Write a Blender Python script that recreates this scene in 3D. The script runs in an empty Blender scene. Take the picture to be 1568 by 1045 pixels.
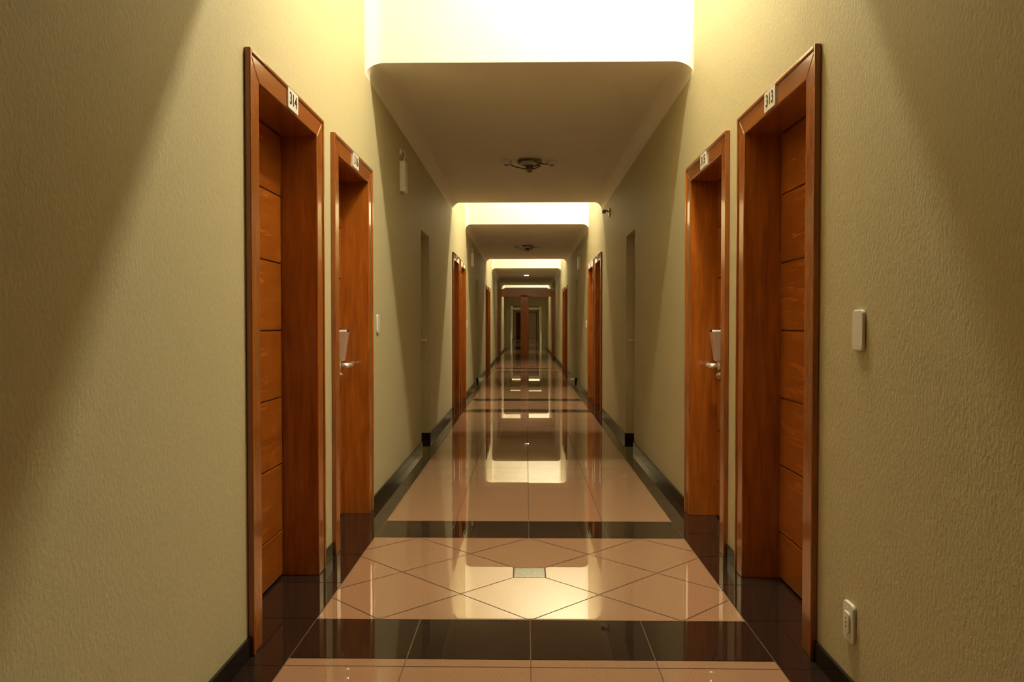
import bpy, bmesh, math, random
from mathutils import Vector, Matrix
random.seed(4)
D=bpy.data; S=bpy.context.scene; C=S.collection
try:
    S.view_settings.view_transform='Standard'; S.view_settings.look='None'
except Exception as e: print(e)

# ------------------------------------------------------------ materials
def mat(name, col, rough=.5, metal=0, ior=1.5, coat=0, emit=None, es=0):
    m=D.materials.new(name); m.use_nodes=True
    b=m.node_tree.nodes['Principled BSDF']
    b.inputs['Base Color'].default_value=(*col,1); b.inputs['Roughness'].default_value=rough
    b.inputs['Metallic'].default_value=metal; b.inputs['IOR'].default_value=ior
    b.inputs['Coat Weight'].default_value=coat; b.inputs['Coat Roughness'].default_value=.1
    if emit: b.inputs['Emission Color'].default_value=(*emit,1); b.inputs['Emission Strength'].default_value=es
    return m,m.node_tree,b
def noisecol(nt,b,c1,c2,scale=(1,1,1),ns=5,detail=4,lo=.3,hi=.7,dist=0,bump=0,bd=.002):
    N=nt.nodes;L=nt.links
    tc=N.new('ShaderNodeTexCoord');mp=N.new('ShaderNodeMapping');mp.inputs['Scale'].default_value=scale
    L.new(tc.outputs['Object'],mp.inputs['Vector'])
    n=N.new('ShaderNodeTexNoise');n.inputs['Scale'].default_value=ns;n.inputs['Detail'].default_value=detail
    n.inputs['Distortion'].default_value=dist
    L.new(mp.outputs[0],n.inputs['Vector'])
    r=N.new('ShaderNodeValToRGB');r.color_ramp.elements[0].position=lo;r.color_ramp.elements[1].position=hi
    r.color_ramp.elements[0].color=(*c1,1);r.color_ramp.elements[1].color=(*c2,1)
    L.new(n.outputs['Fac'],r.inputs['Fac']);L.new(r.outputs['Color'],b.inputs['Base Color'])
    if bump:
        bp=N.new('ShaderNodeBump');bp.inputs['Strength'].default_value=bump;bp.inputs['Distance'].default_value=bd
        L.new(n.outputs['Fac'],bp.inputs['Height']);L.new(bp.outputs[0],b.inputs['Normal'])
    return n,mp

M_wall,nt,b=mat('textured_cream_paint',(.62,.54,.28),.6)
noisecol(nt,b,(.50,.44,.25),(.55,.49,.285),(1,1,.65),95,3,.3,.7,.4,.48,.0032)
M_ceil,nt,b=mat('white_ceiling_paint',(.8,.76,.64),.6)
noisecol(nt,b,(.80,.75,.61),(.83,.78,.64),(1,1,1),3)
def wood(name,scale):
    m,nt,b=mat(name,(.3,.08,.012),.25,coat=1)
    noisecol(nt,b,(.26,.064,.007),(.44,.128,.013),scale,3.2,6,.28,.72,.9,.05,.001)
    return m
M_woodV=wood('varnished_wood_vertical',(9,9,.9)); M_woodH=wood('varnished_wood_horizontal',(9,.9,9))
M_woodgap,_,_=mat('wood_groove',(.06,.014,.003),.6)
M_tile,nt,b=mat('polished_beige_porcelain',(.45,.26,.17),.006,ior=1.95)
noisecol(nt,b,(.32,.18,.102),(.385,.222,.13),(1,1,1),160,2,.35,.65)
M_dark,nt,b=mat('polished_dark_granite',(.02,.012,.009),.01,ior=1.65)
noisecol(nt,b,(.014,.008,.006),(.04,.024,.017),(1,1,1),220,2,.4,.7)
M_grout,_,_=mat('grout',(.11,.06,.024),.8)
M_inset,nt,b=mat('grey_inset_tile',(.2,.2,.14),.06); noisecol(nt,b,(.12,.12,.09),(.17,.17,.12),(1,1,1),60)
M_base,_,_=mat('black_baseboard_granite',(.012,.010,.009),.12)
M_white,_,_=mat('white_plastic',(.78,.76,.68),.3)
M_black,_,_=mat('black_ink',(.015,.015,.015),.4)
M_metal,nt,b=mat('satin_nickel',(.88,.86,.78),.38,metal=.75)
M_brass,_,_=mat('dull_brass',(.62,.5,.28),.35,metal=.8)
M_lamp,_,_=mat('lamp_diffuser',(.9,.9,.85),.4,emit=(1,.91,.69),es=490)
M_lampdim,_,_=mat('lamp_diffuser_dim',(.9,.9,.85),.4,emit=(1,.91,.69),es=300)
M_fill,_,_=mat('portal_fill_glow',(.9,.9,.85),.4,emit=(1,.85,.6),es=130)  # glow of the fill light added before the portal
M_door,_,_=mat('cream_painted_door',(.55,.50,.31),.4)
M_grey,_,_=mat('grey_paint',(.30,.27,.22),.5)
M_wire,_,_=mat('brown_cable',(.12,.07,.04),.5)

# ------------------------------------------------------------ helpers
def finish(bm,name,m,parent=None,bevel=0,smooth=False,mats=None):
    bmesh.ops.recalc_face_normals(bm,faces=bm.faces)
    me=D.meshes.new(name);bm.to_mesh(me);bm.free()
    ob=D.objects.new(name,me);C.objects.link(ob)
    for x in (mats or [m]): me.materials.append(x)
    if smooth:
        for p in me.polygons:p.use_smooth=True
    if bevel:
        md=ob.modifiers.new('bevel','BEVEL');md.width=bevel;md.segments=3;md.limit_method='ANGLE'
    if parent is not None:
        ob.parent=parent;ob.matrix_parent_inverse=Matrix.Translation(-Vector(parent.location))
    return ob
def empty(name,loc):
    e=D.objects.new(name,None);e.location=loc;e.empty_display_size=.1;C.objects.link(e);return e
def box(bm,x0,x1,y0,y1,z0,z1):
    vs=[bm.verts.new((x,y,z)) for x in(x0,x1) for y in(y0,y1) for z in(z0,z1)]
    for f in((0,1,3,2),(4,6,7,5),(0,4,5,1),(2,3,7,6),(0,2,6,4),(1,5,7,3)): bm.faces.new([vs[i] for i in f])
def prism(bm,pts,f0,f1):
    a=[bm.verts.new(f0(p)) for p in pts];c=[bm.verts.new(f1(p)) for p in pts]
    bm.faces.new(a);bm.faces.new(c[::-1]);n=len(pts)
    for i in range(n): bm.faces.new([a[i],a[(i+1)%n],c[(i+1)%n],c[i]])
def prismX(bm,pts,x0,x1): prism(bm,pts,lambda p:(x0,p[0],p[1]),lambda p:(x1,p[0],p[1]))
def cyl(bm,c,axis,r,h,seg=28,r2=None):
    m=Matrix.Translation(c)@Vector((0,0,1)).rotation_difference(Vector(axis)).to_matrix().to_4x4()
    bmesh.ops.create_cone(bm,cap_ends=True,segments=seg,radius1=r,radius2=r if r2 is None else r2,depth=h,matrix=m)
def rrect(cy,cz,w,h,r,n=6):
    pts=[]
    for sx,sz,a0 in((1,1,0),(-1,1,90),(-1,-1,180),(1,-1,270)):
        for i in range(n+1):
            a=math.radians(a0+90*i/n)
            pts.append((cy+sx*(w/2-r)+r*abs(math.cos(a))*sx,cz+sz*(h/2-r)+r*abs(math.sin(a))*sz))
    return pts
def tube(name,pts,r,m,parent):
    cu=D.curves.new(name,'CURVE');cu.dimensions='3D';cu.bevel_depth=r;cu.bevel_resolution=3;cu.resolution_u=8
    sp=cu.splines.new('NURBS');sp.points.add(len(pts)-1);sp.use_endpoint_u=True;sp.order_u=3
    for i,p in enumerate(pts): sp.points[i].co=(*p,1)
    ob=D.objects.new(name,cu);C.objects.link(ob);cu.materials.append(m)
    if parent: ob.parent=parent;ob.matrix_parent_inverse=Matrix.Translation(-Vector(parent.location))
    return ob

W=1.002; CH=2.81; TOP=4.5; Y0=-6.5; YP=27.8; YE=62.
GR=[0,7.8,16.6]            # door group offsets
DOORS=[(2.764,3.772,'near'),(3.985,4.975,'far')]   # outer casing limits
CW=.105; OH=2.052
SERV=[7.42,15.6]
# ------------------------------------------------------------ walls
def wall(side,name):
    ops=[]
    for g in GR:
        for a,c,_ in DOORS: ops.append((a+g+CW-.03,c+g-CW+.03,OH+.03))
    for s in SERV: ops.append((s,s+.62,2.07))
    ops.sort(); bm=bmesh.new(); y=Y0
    xa,xb=side*W,side*(W+.3)
    for a,c,h in ops:
        box(bm,xa,xb,y,a,0,TOP); box(bm,xa,xb,a,c,h,TOP); box(bm,side*(W+.24),xb,a,c,0,h); y=c
    box(bm,xa,xb,y,YE,0,TOP)
    finish(bm,name,M_wall)
    # baseboard
    bl=[]
    y=Y0
    for g in GR:
        for a,c,_ in DOORS: bl.append((a+g,c+g))
    for s in SERV: bl.append((s,s+.62))
    bl.sort(); bm=bmesh.new()
    for a,c in bl:
        box(bm,side*W,side*(W-.012),y,a,0,.07); y=c
    box(bm,side*W,side*(W-.012),y,YE,0,.07)
    for s in SERV: box(bm,side*(W-.012),side*(W+.08),s+.608,s+.62,0,.07)
    finish(bm,'baseboard_'+name[5:],M_base,bevel=.002)
wall(-1,'wall_left'); wall(1,'wall_right')
bm=bmesh.new();box(bm,-W-.3,W+.3,Y0-.2,Y0,0,TOP);finish(bm,'wall_back',M_wall)
bm=bmesh.new();box(bm,-W-.3,W+.3,YE,YE+.2,0,TOP);finish(bm,'wall_end',M_wall)

# ------------------------------------------------------------ ceiling with light wells
PAN=[(Y0,2.82),(4.95,10.62),(12.9,19.8),(23.0,33.),(35.,45.),(48.,56.),(58.,YE)]
R=.10
bm=bmesh.new()
arcL=[(-W+R*(1-math.cos(math.radians(a))), CH-R*(1-math.sin(math.radians(a)))) for a in range(0,91,9)]
prof=[(-W,TOP)]+arcL+[(-x,z) for x,z in arcL[::-1]]+[(W,TOP)]
for a,c in PAN:
    prism(bm,prof,lambda p:(p[0],a,p[1]),lambda p:(p[0],c,p[1]))
    for yy,dr in((a,-1),(c,1)):
        if yy in(Y0,YE): continue
        for s in(-1,1):
            ts=[math.radians(t) for t in range(0,91,9)]
            P=[(s*(W-R*(1-math.sin(t))), yy+dr*R*(1-math.cos(t)), CH-R*(1-math.cos(t))) for t in ts]
            lo=[bm.verts.new(p) for p in P]
            hi=[bm.verts.new((p[0],p[1],TOP)) for p in P]
            bk=[bm.verts.new((p[0],yy-dr*.001,p[2])) for p in P]
            for i in range(len(P)-1):
                bm.faces.new([lo[i],lo[i+1],hi[i+1],hi[i]])
                bm.faces.new([lo[i],bk[i],bk[i+1],lo[i+1]])
box(bm,-W-.3,W+.3,Y0-.2,YE+.2,TOP,TOP+.1)
finish(bm,'ceiling',M_ceil)

# lamps in the wells
for i,(yc) in enumerate([3.85,11.75,21.4,34.,46.5,57.]):
    x0,x1=.32,.90
    e=empty('ceiling_lamp',((x0+x1)/2,yc,TOP))
    bm=bmesh.new();box(bm,x0,x1,yc-.10,yc+.10,TOP-.07,TOP);finish(bm,'housing',M_white,e,.008)
    bm=bmesh.new();box(bm,x0+.03,x1-.03,yc-.08,yc+.08,TOP-.085,TOP-.065)
    finish(bm,'diffuser',M_lamp if i<3 else M_lampdim,e)
# fill light added on the ceiling to brighten the timber portal's centre post
e=empty('portal_fill_light',(0,26.2,CH))
bm=bmesh.new();cyl(bm,(0,26.2,CH-.006),(0,0,1),.10,.012,36);finish(bm,'fill_light_ring',M_white,e,.003)
bm=bmesh.new();cyl(bm,(0,26.2,CH-.014),(0,0,1),.075,.006,36);finish(bm,'diffuser',M_fill,e)

# ------------------------------------------------------------ floor
tb=bmesh.new()
G=.0042
def clip(poly,x0,x1,y0,y1):
    def cl(P,ins,inter):
        out=[]
        for i in range(len(P)):
            a,c=P[i-1],P[i]
            if ins(c):
                if not ins(a): out.append(inter(a,c))
                out.append(c)
            elif ins(a): out.append(inter(a,c))
        return out
    def ix(v): return lambda a,c:(v,a[1]+(c[1]-a[1])*(v-a[0])/(c[0]-a[0]))
    def iy(v): return lambda a,c:(a[0]+(c[0]-a[0])*(v-a[1])/(c[1]-a[1]),v)
    for ins,it in((lambda p:p[0]>=x0,ix(x0)),(lambda p:p[0]<=x1,ix(x1)),(lambda p:p[1]>=y0,iy(y0)),(lambda p:p[1]<=y1,iy(y1))):
        if poly: poly=cl(poly,ins,it)
    return poly
def tile(poly,mi):
    if not poly or len(poly)<3: return
    cx=sum(p[0] for p in poly)/len(poly);cy=sum(p[1] for p in poly)/len(poly)
    tx,ty=random.gauss(0,.00025),random.gauss(0,.00025)
    try:
        f=tb.faces.new([tb.verts.new((p[0],p[1],(p[0]-cx)*tx+(p[1]-cy)*ty)) for p in poly]);f.material_index=mi
    except ValueError: pass
def rect(x0,x1,y0,y1,mi):
    if x1-x0<.01 or y1-y0<.01:return
    tile([(x0+G/2,y0+G/2),(x1-G/2,y0+G/2),(x1-G/2,y1-G/2),(x0+G/2,y1-G/2)],mi)
IN=.853;T=.4375
xs=[-IN,-T,0,T,IN]
def rows(y0,y1,mi,step=T):
    y=y0
    while y<y1-1e-4:
        ye=min(y+step,y1)
        for a,c in zip(xs,xs[1:]): rect(a,c,y,ye,mi)
        y=ye
def diamonds(y0,y1):
    h=(y1-y0)/4.; yc=(y0+y1)/2; q=.0735
    g=.0042
    for i in range(-6,7):
        for j in range(-6,7):
            if (i+j)%2==0: continue
            cx,cy=i*h,yc+j*h
            P=[(cx-h+g,cy),(cx,cy-h+g),(cx+h-g,cy),(cx,cy+h-g)]
            P=clip(P,-IN+G/2,IN-G/2,y0+G/2,y1-G/2)
            if not P: continue
            if abs(i)+abs(j)==1:
                s=q+.005
                if i==0:
                    lim=yc+j*s
                    P=clip(P,-9,9,lim,99) if j>0 else clip(P,-9,9,-99,lim)
                else:
                    lim=i*s
                    P=clip(P,lim,9,-99,99) if i>0 else clip(P,-9,lim,-99,99)
            tile(P,0)
    rect(-q,q,yc-q,yc+q,2)
rows(-6.5,2.75,0)
for k,g in enumerate(GR):
    b0=2.75+g
    rows(b0,b0+.37,1,.37); diamonds(b0+.37,b0+1.58); rows(b0+1.58,b0+1.95,1,.37)
    nxt=2.75+GR[k+1] if k+1<len(GR) else YE
    rows(b0+1.95,nxt,0)
y=-6.5
while y<YE:
    ye=min(y+T,YE)
    rect(-W-.24,-IN,y,ye,1);rect(IN,W+.24,y,ye,1);y=ye
v=[tb.verts.new(p) for p in((-W-.3,Y0-.2,-.0015),(W+.3,Y0-.2,-.0015),(W+.3,YE+.2,-.0015),(-W-.3,YE+.2,-.0015))]
gf=tb.faces.new(v);gf.material_index=3
tb.normal_update()
for f in tb.faces:
    if f.normal.z<0:f.normal_flip()
me=D.meshes.new('floor');tb.to_mesh(me);ob=D.objects.new('floor',me);C.objects.link(ob)
for m in(M_tile,M_dark,M_inset,M_grout):me.materials.append(m)

# ------------------------------------------------------------ doors
def room_door(side,a,c,hand,num,n):
    e=empty('door_%d'%n,(side*W,(a+c)/2,0))
    i0,i1=a+CW,c-CW; top=OH+CW-.01
    f=side*(W-.017); bk=side*W
    bm=bmesh.new()
    prismX(bm,[(a,0),(i0,0),(i0,OH),(a,top)],bk,f)
    prismX(bm,[(i1,0),(c,0),(c,top),(i1,OH)],bk,f)
    finish(bm,'casing_sides',M_woodV,e,.005)
    bm=bmesh.new();prismX(bm,[(a+.0005,top),(i0,OH+.0005),(i1,OH+.0005),(c-.0005,top)],bk,f)
    finish(bm,'casing_head',M_woodH,e,.005)
    bm=bmesh.new(); q=side*(W-.023)
    box(bm,bk,q,a-.002,a+.014,0,top+.002);box(bm,bk,q,c-.014,c+.002,0,top+.002)
    box(bm,bk,q,a+.014,c-.014,top-.014,top+.002)
    finish(bm,'casing_edge',M_woodV,e,.004)
    bm=bmesh.new();d0,d1=side*(W-.004),side*(W+.2)
    box(bm,d0,d1,i0-.029,i0,0,OH+.029);box(bm,d0,d1,i1,i1+.029,0,OH+.029)
    finish(bm,'jamb',M_woodV,e,.002)
    bm=bmesh.new();box(bm,d0,d1,i0,i1,OH,OH+.029);finish(bm,'jamb_head',M_woodH,e,.002)
    L=W+.152
    bm=bmesh.new();box(bm,side*(L+.006),side*(L+.04),i0+.002,i1-.002,.006,OH-.002);finish(bm,'leaf_core',M_woodgap,e)
    bm=bmesh.new();zz=[.008,.22,.53,.84,1.15,1.46,1.77,OH-.003]
    for p,q in zip(zz,zz[1:]): box(bm,side*L,side*(L+.012),i0+.003,i1-.003,p+.003,q-.003)
    finish(bm,'leaf_panels',M_woodH,e,.002)
    hy=i0+.075 if hand=='near' else i1-.08
    dirn=1 if hand=='near' else -1
    bm=bmesh.new()
    prism(bm,rrect(hy,1.05,.085,.19,.014),lambda p:(side*L,p[0],p[1]),lambda p:(side*(L-.042-.014*(p[1]-1.05)/.095),p[0],p[1]))
    finish(bm,'lock_housing',M_metal,e,.003)
    bm=bmesh.new();box(bm,side*(L-.056),side*(L-.02),hy-.032,hy+.032,1.132,1.1455);finish(bm,'card_slot',M_black,e,.002)
    bm=bmesh.new();cyl(bm,(side*(L-.006),hy,.93),(1,0,0),.030,.014);cyl(bm,(side*(L-.035),hy,.93),(1,0,0),.013,.07)
    cyl(bm,(side*(L-.07),hy+dirn*.06,.93),(0,1,0),.0125,.14)
    bmesh.ops.create_uvsphere(bm,u_segments=16,v_segments=10,radius=.0145,matrix=Matrix.Translation((side*(L-.07),hy,.93)))
    finish(bm,'lever_handle',M_metal,e,0,True)
    bm=bmesh.new();cyl(bm,(side*(L-.005),hy,.868),(1,0,0),.026,.014);cyl(bm,(side*(L-.014),hy,.868),(1,0,0),.012,.014)
    finish(bm,'key_cylinder',M_brass,e)
    cy=(i0+i1)/2;cz=OH+.048
    bm=bmesh.new();prismX(bm,rrect(cy,cz,.14,.082,.006),side*(W-.017),side*(W-.024));finish(bm,'number_plate',M_white,e)
    t=D.curves.new('number','FONT');t.body=num;t.size=.07;t.align_x='CENTER';t.align_y='CENTER';t.extrude=.0006;t.offset=.0005
    to=D.objects.new('number',t);C.objects.link(to);t.materials.append(M_black)
    to.parent=e;to.location=Vector((side*(W-.0247),cy,cz))-Vector(e.location)
    to.rotation_euler=(math.radians(90),0,math.radians(90 if side<0 else -90))
n=1
nums=iter(['314','316','313','315','318','320','317','319','322','324','321','323'])
for g in GR:
    for s in(-1,1):
        for a,c,h in DOORS:
            room_door(s,a+g,c+g,h,next(nums),n);n+=1
def service_door(side,y,n):
    e=empty('door_%d'%n,(side*(W+.1),y+.31,0))
    bm=bmesh.new();box(bm,side*(W+.08),side*(W+.12),y+.002,y+.618,.004,2.066);finish(bm,'leaf',M_door,e,.002)
    hy=y+.55;L=W+.08
    bm=bmesh.new();cyl(bm,(side*(L-.004),hy,1.02),(1,0,0),.025,.008);cyl(bm,(side*(L-.03),hy,1.02),(1,0,0),.009,.055)
    cyl(bm,(side*(L-.055),hy-.04,1.02),(0,1,0),.009,.11);finish(bm,'lever_handle',M_metal,e,0,True)
    bm=bmesh.new();cyl(bm,(side*(L-.004),hy,.95),(1,0,0),.02,.008);finish(bm,'key_cylinder',M_brass,e)
for y in SERV:
    for s in(-1,1): service_door(s,y,n);n+=1

# ------------------------------------------------------------ wall devices
def plate(name,side,y,z,w=.078,h=.125,socket=False):
    e=empty(name,(side*W,y,z))
    bm=bmesh.new();prismX(bm,rrect(y,z,w,h,.018),side*W,side*(W-.011));finish(bm,'cover',M_white,e,.004)
    if socket:
        bm=bmesh.new();prismX(bm,rrect(y,z,.04,.066,.012),side*(W-.011),side*(W-.017));finish(bm,'insert',M_white,e,.002)
        bm=bmesh.new()
        for dz in(-.014,0,.014): cyl(bm,(side*(W-.0172),y,z+dz),(1,0,0),.0028,.001,12)
        finish(bm,'pin_holes',M_black,e)
    bm=bmesh.new()
    for dz in(-.046,.046): cyl(bm,(side*(W-.0113),y,z+dz),(1,0,0),.0035,.0014,14)
    finish(bm,'screws',M_metal,e)
plate('blank_wall_plate',1,2.425,1.16)
plate('wall_socket',1,2.475,.245,socket=True)
plate('light_switch',-1,5.22,1.18)
plate('light_switch',1,13.3,1.18)
plate('light_switch',-1,13.2,1.18)

def emergency(side,y,z):
    e=empty('emergency_light',(side*W,y,z))
    bm=bmesh.new();prismX(bm,rrect(y,z,.13,.24,.012),side*W,side*(W-.045));finish(bm,'body',M_white,e,.006)
    bm=bmesh.new()
    for k in range(5): cyl(bm,(side*(W-.0455),y-.03,z-.07+k*.034),(1,0,0),.004,.002,14)
    finish(bm,'led_dots',M_black,e)
    tube('cable',[(side*(W-.02),y,z+.118),(side*(W-.03),y,z+.15),(side*(W-.035),y+.05,z+.19),(side*(W-.015),y-.02,z+.215),(side*W,y-.03,z+.18)],.005,M_white,e)
    bm=bmesh.new();prismX(bm,rrect(y-.03,z+.19,.05,.05,.01),side*W,side*(W-.014));finish(bm,'outlet',M_white,e,.003)
emergency(-1,6.22,2.335);emergency(-1,14.2,2.335);emergency(1,14.9,2.335)
def detector(side,y,z):
    e=empty('wall_sensor',(side*W,y,z))
    bm=bmesh.new();prismX(bm,rrect(y,z,.07,.10,.012),side*W,side*(W-.02));finish(bm,'base',M_white,e,.004)
    bm=bmesh.new();cyl(bm,(side*(W-.045),y,z+.02),(1,0,-.3),.011,.06);bmesh.ops.create_uvsphere(bm,u_segments=16,v_segments=10,radius=.024,matrix=Matrix.Translation((side*(W-.075),y,z+.01)));finish(bm,'head',M_grey,e,0,True)
detector(1,9.6,2.53)

def fitting(y):
    z=CH;e=empty('ceiling_light_fitting',(0,y,z));x0=0.02
    bm=bmesh.new();cyl(bm,(x0,y,z-.012),(0,0,1),.125,.024,48,.11);finish(bm,'base_ring',M_grey,e,.004)
    bm=bmesh.new();cyl(bm,(x0,y,z-.03),(0,0,1),.095,.018,48);finish(bm,'base_plate',M_white,e,.004)
    bm=bmesh.new();box(bm,x0-.055,x0+.055,y-.055,y+.055,z-.105,z-.038);finish(bm,'lamp_holder',M_white,e,.01)
    bm=bmesh.new();box(bm,x0-.035,x0+.035,y-.0575,y-.05,z-.092,z-.052);cyl(bm,(x0,y,z-.108),(0,0,1),.026,.014,24);finish(bm,'socket',M_wire,e,.002)
    bm=bmesh.new()
    for sx,dy in((-.23,.02),(.22,.03)):
        cyl(bm,(x0+sx,y+dy,z-.018),(0,0,1),.040,.036,32,.058)
    finish(bm,'side_detectors',M_white,e,.006)
    bm=bmesh.new()
    for sx,dy in((-.23,.02),(.22,.03)): cyl(bm,(x0+sx,y+dy,z-.041),(0,0,1),.022,.012,24)
    finish(bm,'detector_caps',M_grey,e,.003)
    r=lambda *p:[(x0+a,y+bb,z-c) for a,bb,c in p]
    tube('wire',r((-.2,.02,.03),(-.16,-.06,.07),(-.1,-.14,.10),(0,-.13,.12),(.07,-.13,.10),(.12,-.06,.06),(.08,.0,.05)),.0055,M_wire,e)
    tube('wire_b',r((.19,.03,.03),(.15,-.04,.05),(.10,-.08,.04),(.06,-.1,.07),(.0,-.09,.09),(-.07,-.05,.05)),.0055,M_wire,e)
    tube('wire_c',r((-.09,.05,.03),(-.12,-.07,.02),(-.07,-.12,.01),(.04,-.12,.02),(.09,-.05,.05),(.07,.07,.04)),.005,M_wire,e)
fitting(7.9);fitting(16.4);

# ------------------------------------------------------------ far end: timber portal and second corridor
e=empty('wooden_portal_frame',(0,YP,0))
bm=bmesh.new()
box(bm,-W,-W+.1,YP,YP+.15,0,2.35);box(bm,W-.1,W,YP,YP+.15,0,2.35);finish(bm,'side_posts',M_woodV,e,.006)
bm=bmesh.new();box(bm,-.20,.09,YP,YP+.15,0,2.2);finish(bm,'centre_post',M_woodV,e,.006)
bm=bmesh.new();box(bm,-W+.1,W-.1,YP,YP+.15,2.15,2.42);finish(bm,'head_beam',M_woodH,e,.006)
bm=bmesh.new();box(bm,-W,W,38,38.3,2.05,CH);box(bm,-W,-W+.25,38,38.3,0,2.05);box(bm,W-.25,W,38,38.3,0,2.05);finish(bm,'wall_partition',M_wall)
bm=bmesh.new();box(bm,-W,W,50,50.2,2.1,2.25);box(bm,-W,-W+.12,50,50.2,0,2.1);box(bm,W-.12,W,50,50.2,0,2.1);finish(bm,'trim_1',M_ceil)
e=empty('door_%d'%n,(.25,YE,0))
bm=bmesh.new();box(bm,.0,.8,YE-.04,YE,0,2.1);finish(bm,'leaf',M_door,e,.004)
bm=bmesh.new();box(bm,-.06,0,YE-.06,YE,0,2.16);box(bm,.8,.86,YE-.06,YE,0,2.16);box(bm,0,.8,YE-.06,YE,2.1,2.16);finish(bm,'casing',M_woodV,e,.004)
bm=bmesh.new();cyl(bm,(.08,YE-.07,1.0),(0,1,0),.012,.06);cyl(bm,(.13,YE-.1,1.0),(1,0,0),.01,.12);finish(bm,'lever_handle',M_metal,e)
n+=1
e=empty('door_%d'%n,(-.5,YE,0))
bm=bmesh.new();box(bm,-.75,-.1,YE-.04,YE,0,2.1);finish(bm,'leaf',M_woodgap,e,.004)  # near-black sheet in place of a dark opening, its shade put into the colour
bm=bmesh.new();box(bm,-.81,-.75,YE-.05,YE,0,2.16);box(bm,-.1,-.06,YE-.05,YE,0,2.16);box(bm,-.75,-.1,YE-.05,YE,2.1,2.16);finish(bm,'casing',M_woodV,e,.004)

# ------------------------------------------------------------ world, camera
w=D.worlds.new('world');S.world=w;w.use_nodes=True
w.node_tree.nodes['Background'].inputs[0].default_value=(0,0,0,1)
cd=D.cameras.new('camera');co=D.objects.new('camera',cd);C.objects.link(co)
f=1210.
cd.sensor_width=36;cd.lens=36*f/1568;cd.clip_end=200;cd.clip_start=.05
co.location=(-.018,0,1.178)
yaw=math.atan(21/f);pitch=math.atan(25.5/f)
co.rotation_euler=(math.pi/2-pitch,0,yaw)
S.camera=co
